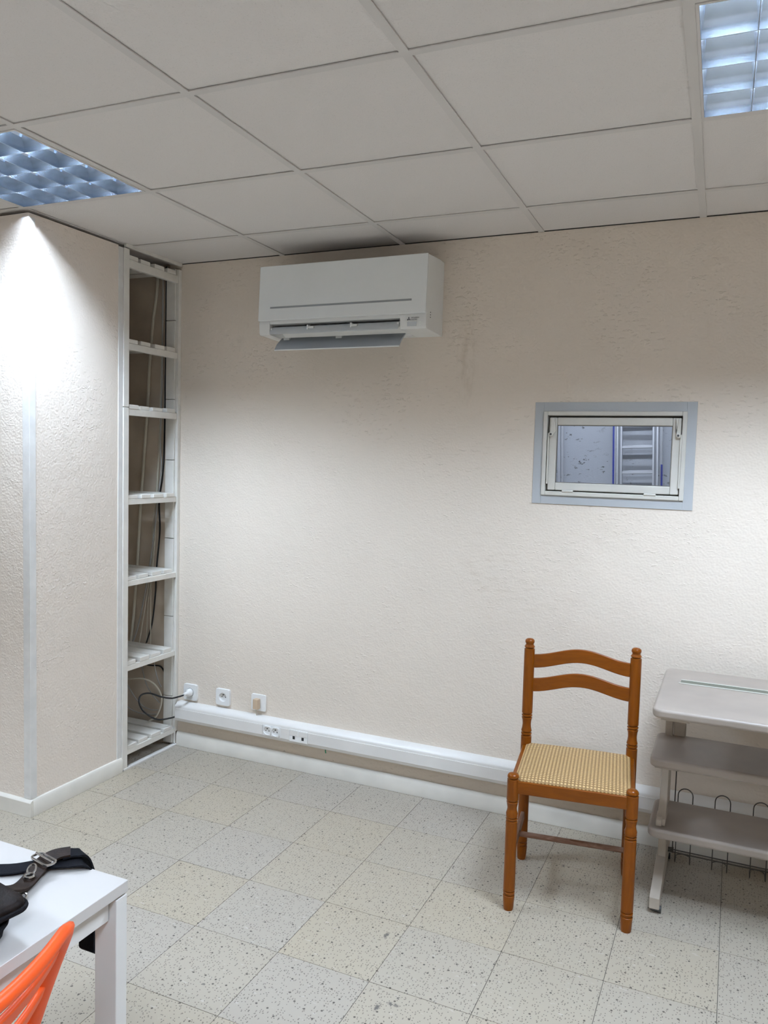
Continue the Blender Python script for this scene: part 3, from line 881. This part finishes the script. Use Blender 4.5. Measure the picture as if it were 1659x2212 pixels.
cable('thin cream cable, second from the conduit, in the niche', [(-0.092, -0.0245, 2.42), (-0.096, -0.0245, 1.95), (-0.102, -0.0245, 1.6), (-0.118, -0.0245, 1.3), (-0.135, -0.0245, 1.05), (-0.165, -0.0245, 0.85), (-0.21, -0.0245, 0.6), (-0.232, -0.0245, 0.49)], 0.003, 'cord_white')
cable('thin cream cable curving behind the upper shelves of the niche', [(-0.100, -0.0180, 2.42), (-0.104, -0.0180, 1.95), (-0.115, -0.0180, 1.55), (-0.130, -0.0180, 1.3), (-0.150, -0.0180, 1.1), (-0.155, -0.0180, 0.9), (-0.18, -0.0180, 0.7), (-0.185, -0.0180, 0.5)], 0.0028, 'cord_white')
cable('thin pale cable hanging straight to the sixth shelf of the niche', [(-0.11, -0.0290, 1.30), (-0.135, -0.0290, 0.95), (-0.150, -0.0290, 0.80), (-0.150, -0.0290, 0.50)], 0.0025, 'cord_white')
cable('pair of cream cables looping out under the sixth shelf of the niche', [(-0.30, -0.10, 0.330), (-0.23, -0.10, 0.335), (-0.16, -0.09, 0.345), (-0.10, -0.07, 0.325), (-0.07, -0.05, 0.275), (-0.064, -0.045, 0.22), (-0.09, -0.05, 0.150), (-0.13, -0.06, 0.118)], 0.0045, 'cord_white')
cable('thin cable sagging in a wide bow above the bottom shelf of the niche', [(-0.29, -0.08, 0.34), (-0.24, -0.07, 0.26), (-0.19, -0.06, 0.20), (-0.13, -0.05, 0.175), (-0.08, -0.04, 0.18)], 0.0026, 'cord_grey')
cable('thin cable crossing diagonally behind the black loop in the niche', [(-0.20, -0.05, 0.46), (-0.185, -0.05, 0.38), (-0.155, -0.05, 0.30), (-0.12, -0.045, 0.25), (-0.08, -0.04, 0.215)], 0.0026, 'cord_grey')
cable('thin cable dropping from the sixth shelf to the right boards of the niche', [(-0.125, -0.04, 0.46), (-0.11, -0.04, 0.39), (-0.09, -0.04, 0.33), (-0.07, -0.04, 0.30)], 0.0026, 'cord_grey')
cable('lowest thin cable bowing over the bottom slats of the niche', [(-0.29, -0.08, 0.20), (-0.24, -0.07, 0.165), (-0.17, -0.06, 0.150), (-0.09, -0.04, 0.155)], 0.0025, 'cord_grey')

# ------------------------------------------------------------------ wooden chair
CH = thing('dining_chair', 'honey-brown wooden chair with turned posts and woven straw seat', 'chair', (2.105, -0.497, 0), math.radians(7.2))
WH, DH = 0.1895, 0.180        # half distances between leg axes
def groove(prof, z, r, depth=0.0040, w=0.0036):
    prof += [(r, z - w), (r - depth, z - w * .3), (r - depth, z + w * .3), (r, z + w)]
def post_profile(front):
    r = 0.0195
    p = [(r * .78, 0.0), (r * .86, 0.006), (r * 1.0, 0.046)]
    groove(p, 0.053, r); groove(p, 0.066, r)
    if front:
        groove(p, 0.309, r); groove(p, 0.318, r)
        p += [(r * .98, 0.326), (r * 1.02, 0.333), (r * .86, 0.342), (r * .80, 0.352), (r * .95, 0.366), (r * .95, 0.369)]
        groove(p, 0.375, r)
        p += [(r, 0.385), (r, 0.449)]
        groove(p, 0.4525, r)
        p += [(r, 0.457), (r * .95, 0.463), (r * .75, 0.4675), (r * .4, 0.4695), (0.0005, 0.470)]
    else:
        groove(p, 0.480, r); groove(p, 0.492, r)
        p += [(r * .97, 0.500), (r * .86, 0.508), (r * .80, 0.522), (r * .86, 0.536), (r * .97, 0.544)]
        groove(p, 0.550, r); groove(p, 0.561, r)
        p += [(r, 0.570), (r, 0.806)]
        groove(p, 0.811, r)
        p += [(r * .96, 0.817), (r * .80, 0.822), (r * .72, 0.826), (r * .86, 0.831), (r * .90, 0.835), (r * .84, 0.841), (r * .55, 0.8455), (0.0005, 0.847)]
    return p
for sx, sy in ((-1, -1), (1, -1), (-1, 1), (1, 1)):
    MB().lathe(post_profile(sy < 0), sx * WH, sy * DH, 0, 24).build('front_leg' if sy < 0 else 'back_post', 'wood', CH, local=True, angle=50)
# seat rails
zr0, zr1 = 0.403, 0.446
for nm, (x0, x1, y0, y1) in (('front_rail', (-WH, WH, -DH - .010, -DH + .010)), ('back_rail', (-WH, WH, DH - .010, DH + .010)),
                             ('side_rail', (-WH - .010, -WH + .010, -DH, DH)), ('side_rail', (WH - .010, WH + .010, -DH, DH))):
    B(x0, x1, y0, y1, zr0, zr1).build(nm, 'wood_slat', CH, local=True, bevel=0.003)
# woven seat: softly domed panel
nu, nv = 26, 24
rows = []
def seat_pt(u, v, top):
    x = u * (WH - 0.004 + 0.004 * 0); y = v * (DH + 0.004)
    e = (1 - abs(u) ** 6) * (1 - abs(v) ** 6)
    z = zr1 + (0.003 + 0.016 * e ** 0.6 * (1 - 0.25 * (u * u + v * v)) if top else -0.012)
    return (x, y, z)
se = MB()
lat = [[seat_pt(-1 + 2 * i / nu, -1 + 2 * j / nv, True) for i in range(nu + 1)] for j in range(nv + 1)]
se.grid(lat)
rim = [lat[0][i] for i in range(nu + 1)] + [lat[j][nu] for j in range(1, nv + 1)] + [lat[nv][i] for i in range(nu - 1, -1, -1)] + [lat[j][0] for j in range(nv - 1, 0, -1)]
se.grid([rim, [(x, y, zr1 - .014) for x, y, z in rim]], True)
se.build('seat', 'straw', CH, local=True)
# curved back slats
def back_slat(zl, h, arch):
    secs = []
    n = 24
    for k in range(n + 1):
        u = -1 + 2 * k / n
        x = u * (WH - .012)
        a = math.cos(u * math.pi) * 0.5 + 0.5          # bell-like bow of the cupid's-bow slat
        z = zl + arch * a
        y = DH + 0.012 * (1 - u * u) + 0.002
        t = 0.0065
        secs.append([(x, y - t, z), (x, y + t, z), (x, y + t, z + h), (x, y - t, z + h)])
    MB().sweep(secs).build('back_slat', 'wood_slat', CH, local=True, bevel=0.003)
back_slat(0.737, 0.050, 0.031)
back_slat(0.647, 0.050, 0.030)
# stretchers
for s in (-1, 1):
    MB().box(s * WH - .007, s * WH + .007, -DH, DH, 0.158, 0.190).build('side_stretcher', 'wood_worn', CH, local=True, bevel=0.004)
MB().tube([(-WH, 0.02, 0.170), (WH, 0.02, 0.170)], 0.0095, 12).build('cross_stretcher', 'wood_worn', CH, local=True)

# ------------------------------------------------------------------ computer cart
CT = thing('computer_cart', 'worn grey-beige tiered computer cart with wire rack, beside the chair', 'cart', (2.75, -0.34, 0))
CX0, CX1 = 2.360, 3.16
def shelf_board(name, z, y0, y1, x0, x1, th, rc):
    o = MB().prism(rounded(x0, x1, y0, y1, rc, 6), 'z', z - th, z).build(name, 'laminate', CT, bevel=min(0.010, th * .42), seg=4)
    return o
top = shelf_board('top_shelf', 0.737, -0.640, -0.075, CX0, CX1, 0.030, 0.030)
shelf_board('middle_shelf', 0.520, -0.478, -0.185, CX0 - .012, CX1 + .012, 0.032, 0.028)
shelf_board('lower_shelf', 0.270, -0.462, -0.185, CX0 - .010, CX1 + .010, 0.032, 0.030)
B(2.423, 3.10, -0.288, -0.245, 0.7372, 0.7378).build('cable_slot', 'slot', top)
B(2.417, 3.106, -0.293, -0.288, 0.7372, 0.740).build('slot_rim', 'slot_rim', top, bevel=0.0008)
B(2.423, 3.106, -0.245, -0.241, 0.7372, 0.740).build('slot_rim', 'slot_rim', top, bevel=0.0008)
for s in (0, 1):
    def sx(x): return x if s == 0 else (CX0 + CX1 - x)
    def bx(x0, x1, *r): a, b = sorted((sx(x0), sx(x1))); return B(a, b, *r)
    def pr(poly, x0, x1): a, b = sorted((sx(x0), sx(x1))); return MB().prism(poly, 'x', a, b)
    fr = bx(2.376, 2.402, -0.215, -0.175, 0.06, 0.700).build('upright', 'steel_paint', CT, bevel=0.003)
    bx(2.4045, 2.446, -0.205, -0.165, 0.06 if s else 0.50, 0.703).build('upright_cover', 'steel_paint', CT, bevel=0.003)
    bx(2.385, 2.470, -0.60, -0.12, 0.692, 0.7068).build('top_bracket', 'steel_paint', CT, bevel=0.002)
    bx(2.362, 2.44, -0.44, -0.175, 0.474, 0.4878).build('shelf_bracket', 'steel_paint', CT, bevel=0.002)
    # arm that comes down from the middle shelf and steps forward onto the lower shelf
    pr([(-0.335, 0.474), (-0.270, 0.474), (-0.270, 0.345), (-0.320, 0.270), (-0.425, 0.270), (-0.425, 0.294), (-0.405, 0.302), (-0.362, 0.338), (-0.342, 0.385)], 2.378, 2.404).build('arm', 'steel_paint', CT, bevel=0.003)
    pr([(-0.435, 0.270), (-0.435, 0.292), (-0.425, 0.3), (-0.37, 0.300), (-0.37, 0.270)], 2.374, 2.394).build('arm_foot', 'steel_paint', CT, bevel=0.004)
    # leg below the lower shelf and foot runner
    pr([(-0.285, 0.238), (-0.235, 0.238), (-0.205, 0.030), (-0.275, 0.030)], 2.376, 2.404).build('leg', 'steel_paint', CT, bevel=0.003)
    pr([(-0.510, 0.016), (-0.510, 0.056), (-0.500, 0.060), (-0.27, 0.095), (-0.09, 0.075), (-0.06, 0.062), (-0.06, 0.025)], 2.371, 2.405).build('foot', 'steel_paint', CT, bevel=0.003)
    for yy in (-0.492, -0.09):
        cs = bx(2.376, 2.400, yy - .012, yy + .012, 0.008, 0.022).build('caster', 'dark_grey', CT, bevel=0.002)
        MB().lathe([(0.0, -0.006), (0.012, -0.006), (0.012, 0.006), (0.0, 0.006)], sx(2.404), yy, 0.012, 14, 'x').build('wheel', 'dark_grey', cs)
# wire rack behind and below the lower shelf
wr = bpy.data.objects.new('wire_rack', None); COL.objects.link(wr); wr.parent = CT; ORIGIN[wr.name] = worg(CT)
YW = -0.172
for k in range(6):
    xc = 2.456 + 0.1265 * k
    r = 0.0255
    pts = [(xc - r, YW + .055, 0.030)]
    arc_b = [(xc - r * math.cos(a), YW + .03 + 0.025 + 0.025 * math.sin(a), 0.030) for a in [math.pi * q / 8 for q in range(9)]]
    up = [(xc - r, YW, 0.036), (xc - r, YW, 0.29)] + [(xc - r * math.cos(a), YW, 0.29 + r * math.sin(a)) for a in [math.pi * q / 10 for q in range(1, 10)]] + [(xc + r, YW, 0.29), (xc + r, YW, 0.036)]
    loop = up + [(xc + r, YW + .006, 0.030)] + arc_b[::-1] + [(xc - r, YW + .006, 0.030)]
    MB().tube(loop, 0.0021, 6, closed=True).build('hoop', 'wire', wr)
for dy, dz in ((-0.004, 0.0), (0.004, 0.006)):
    pts = [(2.412, YW + dy, 0.425), (2.418, YW + dy, 0.422), (2.420, YW + dy, 0.40), (2.420, YW + dy, 0.095 + dz), (2.424, YW + dy, 0.078 + dz), (2.438, YW + dy, 0.070 + dz), (3.10, YW + dy, 0.070 + dz)]
    MB().tube(catmull(pts, 5), 0.0022, 6).build('rail_wire', 'wire', wr)

# ------------------------------------------------------------------ white table
TB_ = thing('work_table', 'white table with square steel legs and a black bag on it', 'table', (1.2, -2.9, 0))
tx0, tx1, ty0, ty1 = 0.797, 1.5985, -3.748, -2.1475
B(tx0, tx1, ty0, ty1, 0.709, 0.730).build('tabletop', 'desk_white', TB_, bevel=0.0012)
for ax_, bx_ in ((tx1 - .052, tx1 - .002), (tx0 + .002, tx0 + .052)):
    for ay_, by_ in ((ty1 - .0285, ty1 - .0005), (ty0 + .0005, ty0 + .0285)):
        B(ax_, bx_, ay_, by_, 0.0, 0.7045).build('leg', 'desk_frame', TB_, bevel=0.002)
B(tx1 - .045, tx1 - .018, ty0 + .03, ty1 - .03, 0.664, 0.7085).build('apron', 'desk_frame', TB_, bevel=0.001)
B(tx0 + .018, tx0 + .045, ty0 + .03, ty1 - .03, 0.664, 0.7085).build('apron', 'desk_frame', TB_, bevel=0.001)
B(tx0 + .052, tx1 - .052, ty1 - .026, ty1 - .006, 0.664, 0.7085).build('apron', 'desk_frame', TB_, bevel=0.001)
B(tx0 + .052, tx1 - .052, ty0 + .006, ty0 + .026, 0.664, 0.7085).build('apron', 'desk_frame', TB_, bevel=0.001)

# ------------------------------------------------------------------ orange plastic chair
OC = thing('plastic_chair', 'orange moulded plastic chair with curved slatted back, at the white table', 'chair', (1.52, -2.63, 0))
YC, HWD = -2.625, 0.225
def back_pt(u, z, off=0.0):
    """point on the chair-back surface: u -1 (near camera) .. 1 (far), height z at the sides; off = towards the rear (+x)"""
    v = (z - 0.46) / (0.82 - 0.46)
    y = YC + HWD * u * (0.90 + 0.10 * v)
    x = 1.600 + 0.075 * v + 0.04 * v * v + 0.062 * (1 - u * u) + off * 0.96
    zz = z + 0.004 * (1 - u * u) * v - off * 0.25
    return Vector((x, y, zz))
def back_bar(z_of_u, h_of_u, th, u0, u1, name, n=28, tip=0.0):
    secs = []
    for k in range(n + 1):
        u = u0 + (u1 - u0) * k / n
        z, h = z_of_u(u), h_of_u(u)
        t0 = th
        secs.append([back_pt(u, z - h / 2, -t0 / 2), back_pt(u, z - h / 2, t0 / 2), back_pt(u, z + h / 2, t0 / 2), back_pt(u, z + h / 2, -t0 / 2)])
    return MB().sweep(secs).build(name, 'orange', OC, bevel=0.006, seg=3)
# side stiles with rounded tops, continuous with the top rail
path = [(-0.95, 0.47), (-0.955, 0.60), (-0.96, 0.72), (-0.965, 0.785), (-0.94, 0.812), (-0.88, 0.822)]
ring = []
zz = [0.455 + 0.33 * k / 10 for k in range(11)]
pts = [(-0.955, z) for z in zz] + [(-0.95, 0.800), (-0.925, 0.814), (-0.88, 0.820)]
pts += [(-0.88 + 1.76 * k / 24, 0.820) for k in range(1, 24)]
pts += [(-a, b) for a, b in pts[:14][::-1]]
secs = []
P3 = [back_pt(u, z) for u, z in pts]
for k, (u, z) in enumerate(pts):
    a = P3[max(k - 1, 0)]; b = P3[min(k + 1, len(P3) - 1)]
    d = (b - a).normalized()
    nrm = (back_pt(u, z, 0.01) - back_pt(u, z)).normalized()
    s = d.cross(nrm).normalized()
    flat = abs(u) < 0.9
    w, th = (0.0105, 0.010) if flat else (0.0185, 0.011)
    secs.append([P3[k] + s * w * math.cos(q) * 1.0 + nrm * th * math.sin(q) for q in [2 * math.pi * m / 12 for m in range(12)]])
MB().sweep(secs).build('back_frame', 'orange', OC, angle=60)
for n, zc in enumerate((0.772, 0.712, 0.652, 0.592, 0.532)):
    bow = 0.018
    back_bar(lambda u, zc=zc: zc - 0.004 + bow * (abs(u) ** 2.2) * 0.9, lambda u: 0.021 + 0.010 * (1 - abs(u) ** 3) , 0.011, -0.955, 0.955, 'back_slat')
# seat shell
rows = []
for j in range(13):
    v = j / 12
    row = []
    for i in range(13):
        u = -1 + i / 6
        x = 1.625 - 0.43 * v
        y = YC + u * (0.205 + 0.02 * v)
        z = 0.455 + 0.010 * v - 0.022 * (1 - u * u) * math.sin(math.pi * min(1, v * 1.15)) - (0.02 * max(0, v - .85) / .15)
        row.append((x, y, z))
    rows.append(row)
o = MB().grid(rows).build('seat', 'orange', OC)
sd = o.modifiers.new('thick', 'SOLIDIFY'); sd.thickness = 0.008
for sx_, sy_ in ((0, -1), (0, 1), (1, -1), (1, 1)):
    x = 1.600 if sx_ == 0 else 1.235
    xf = 1.665 if sx_ == 0 else 1.205
    y = YC + sy_ * 0.195
    MB().tube([(x, y, 0.455), (xf, y + sy_ * .02, 0.0)], [0.021, 0.015], 12).build('leg', 'orange', OC)

# ------------------------------------------------------------------ shoulder bag with strap
ZT = 0.7304
BG = thing('shoulder_bag', 'black shoulder bag with dark brown leather flap lying on the white table', 'bag', (1.408, -2.4085, ZT), math.radians(-10))
def rounded_slab(x0, x1, y0, y1, z0, z1, rc, puff=0.0):
    o = rounded(x0, x1, y0, y1, rc, 6)
    cx, cy = (x0 + x1) / 2, (y0 + y1) / 2
    rows = []
    for q, sc in ((0, .94), (.18, .985), (.5, 1.0), (.8, .985), (.95, .94), (1.0, .80), (1.0 + puff * .6, .5), (1.0 + puff, .02)):
        rows.append([(cx + (x - cx) * sc, cy + (y - cy) * sc, z0 + (z1 - z0) * q) for x, y in o])
    mb = MB(); n = len(o)
    mb.sweep(rows)
    return mb
rounded_slab(-0.16, 0.158, -0.150, 0.078, 0.0, 0.050, 0.07, 0.1).build('body', 'bag', BG, local=True, angle=70)
rounded_slab(-0.16, 0.150, -0.035, 0.095, 0.040, 0.060, 0.022, 0.06).build('flap', 'leather', BG, local=True, angle=70)
o2 = rounded(-0.161, 0.151, -0.036, 0.096, 0.022, 6)
MB().tube([(x, y, 0.046) for x, y in o2], 0.0042, 8, closed=True).build('piping', 'bag', BG, local=True)
MB().tube([(x * 1.0, y, 0.030) for x, y in rounded(-0.162, 0.160, -0.152, 0.080, 0.07, 6)], 0.004, 8, closed=True).build('piping', 'bag', BG, local=True)
def ribbon(pts, wdir, width, th, name, mat, parent, k=6):
    P_ = catmull(pts, k)
    D_ = catmull(wdir, k)
    secs = []
    for i, p in enumerate(P_):
        a = P_[max(i - 1, 0)]; b = P_[min(i + 1, len(P_) - 1)]
        d = (b - a).normalized(); s = D_[i].normalized(); s = (s - d * s.dot(d)).normalized()
        n = d.cross(s).normalized()
        secs.append([p - s * width / 2 - n * th / 2, p + s * width / 2 - n * th / 2, p + s * width / 2 + n * th / 2, p - s * width / 2 + n * th / 2])
    off = Matrix.Translation(Vector(parent.location)) @ Matrix.Rotation(parent.rotation_euler.z, 4, 'Z')
    inv = off.inverted()
    secs = [[inv @ q for q in s_] for s_ in secs]
    return MB().sweep(secs).build(name, mat, parent, local=True)
UP = (0, 0, 1)
# black webbing: along the table, over the far edge, hanging down in a loop
web = ribbon([(1.22, -2.290, ZT + .004), (1.37, -2.236, ZT + .005), (1.425, -2.196, ZT + .008), (1.462, -2.168, ZT + .010), (1.492, -2.150, ZT + .006), (1.500, -2.1405, ZT - .02), (1.494, -2.139, 0.66), (1.490, -2.138, 0.563)],
       [(-0.35, 1, 0), (-0.45, 1, 0), (-0.55, 1, 0), (-0.6, 1, .1), (-.9, .5, 0), (-1, 0.1, 0), (-1, 0, 0), (-1, 0, 0)], 0.036, 0.003, 'strap', 'webbing', BG)
ribbon([(1.490, -2.138, 0.563), (1.489, -2.128, 0.554), (1.487, -2.118, 0.563), (1.484, -2.118, 0.66), (1.478, -2.128, ZT + .004), (1.466, -2.143, ZT + .017), (1.452, -2.160, ZT + .0175)],
       [(-1, 0, 0), (-1, 0, 0), (-1, 0, 0), (-1, 0, 0), (-1, .3, 0), (-1, .5, 0), (-1, .5, 0)], 0.034, 0.0035, 'strap', 'webbing', BG)
ribbon([(1.462, -2.150, ZT + .0215), (1.446, -2.168, ZT + .0205), (1.440, -2.192, ZT + .017), (1.452, -2.225, ZT + .012), (1.466, -2.265, ZT + .012), (1.476, -2.305, ZT + .030)],
       [(-1, -.1, 0), (-1, -.3, 0), (-1, -.2, 0), (-1, -.1, 0), (-1, -.1, 0), (-1, 0, 0)], 0.032, 0.004, 'strap', 'leather_strap', BG)
def to_bag(p):
    m = Matrix.Translation(Vector(BG.location)) @ Matrix.Rotation(BG.rotation_euler.z, 4, 'Z')
    return m.inverted() @ Vector(p)
# buckle: chrome rectangle ring with two bars
bc = Vector((1.440, -2.192, ZT + .021))
ring = rounded(-0.027, 0.027, -0.011, 0.011, 0.008, 5)
ang = math.radians(-12)
def buck(x, y, z=0): return to_bag((bc.x + x * math.cos(ang) - y * math.sin(ang), bc.y + x * math.sin(ang) + y * math.cos(ang), bc.z + z))
bk = MB().tube([buck(x, y) for x, y in ring], 0.0022, 8, closed=True).build('buckle', 'steel', BG, local=True)
MB().tube([buck(-0.027, 0.001, .003), buck(0.027, 0.001, .003)], 0.002, 8).build('bar', 'steel', bk, local=True)
# eyelet ring and hook
ec = Vector((1.457, -2.240, ZT + .017))
def cir(c, r, tilt, n=18):
    return [to_bag((c.x + r * math.cos(2 * math.pi * k / n), c.y + r * math.sin(2 * math.pi * k / n) * math.cos(tilt), c.z + r * math.sin(2 * math.pi * k / n) * math.sin(tilt))) for k in range(n)]
MB().tube(cir(ec, 0.0075, 0.0), 0.0026, 8, closed=True).build('eyelet', 'steel', BG, local=True)
MB().tube(cir(ec + Vector((-0.004, 0.009, 0.007)), 0.0085, 0.8), 0.0018, 8, closed=True).build('ring', 'steel', BG, local=True)
MB().tube(cir(Vector((1.492, -2.285, ZT + .010)), 0.0065, 0.5), 0.002, 8, closed=True).build('ring', 'steel', BG, local=True)
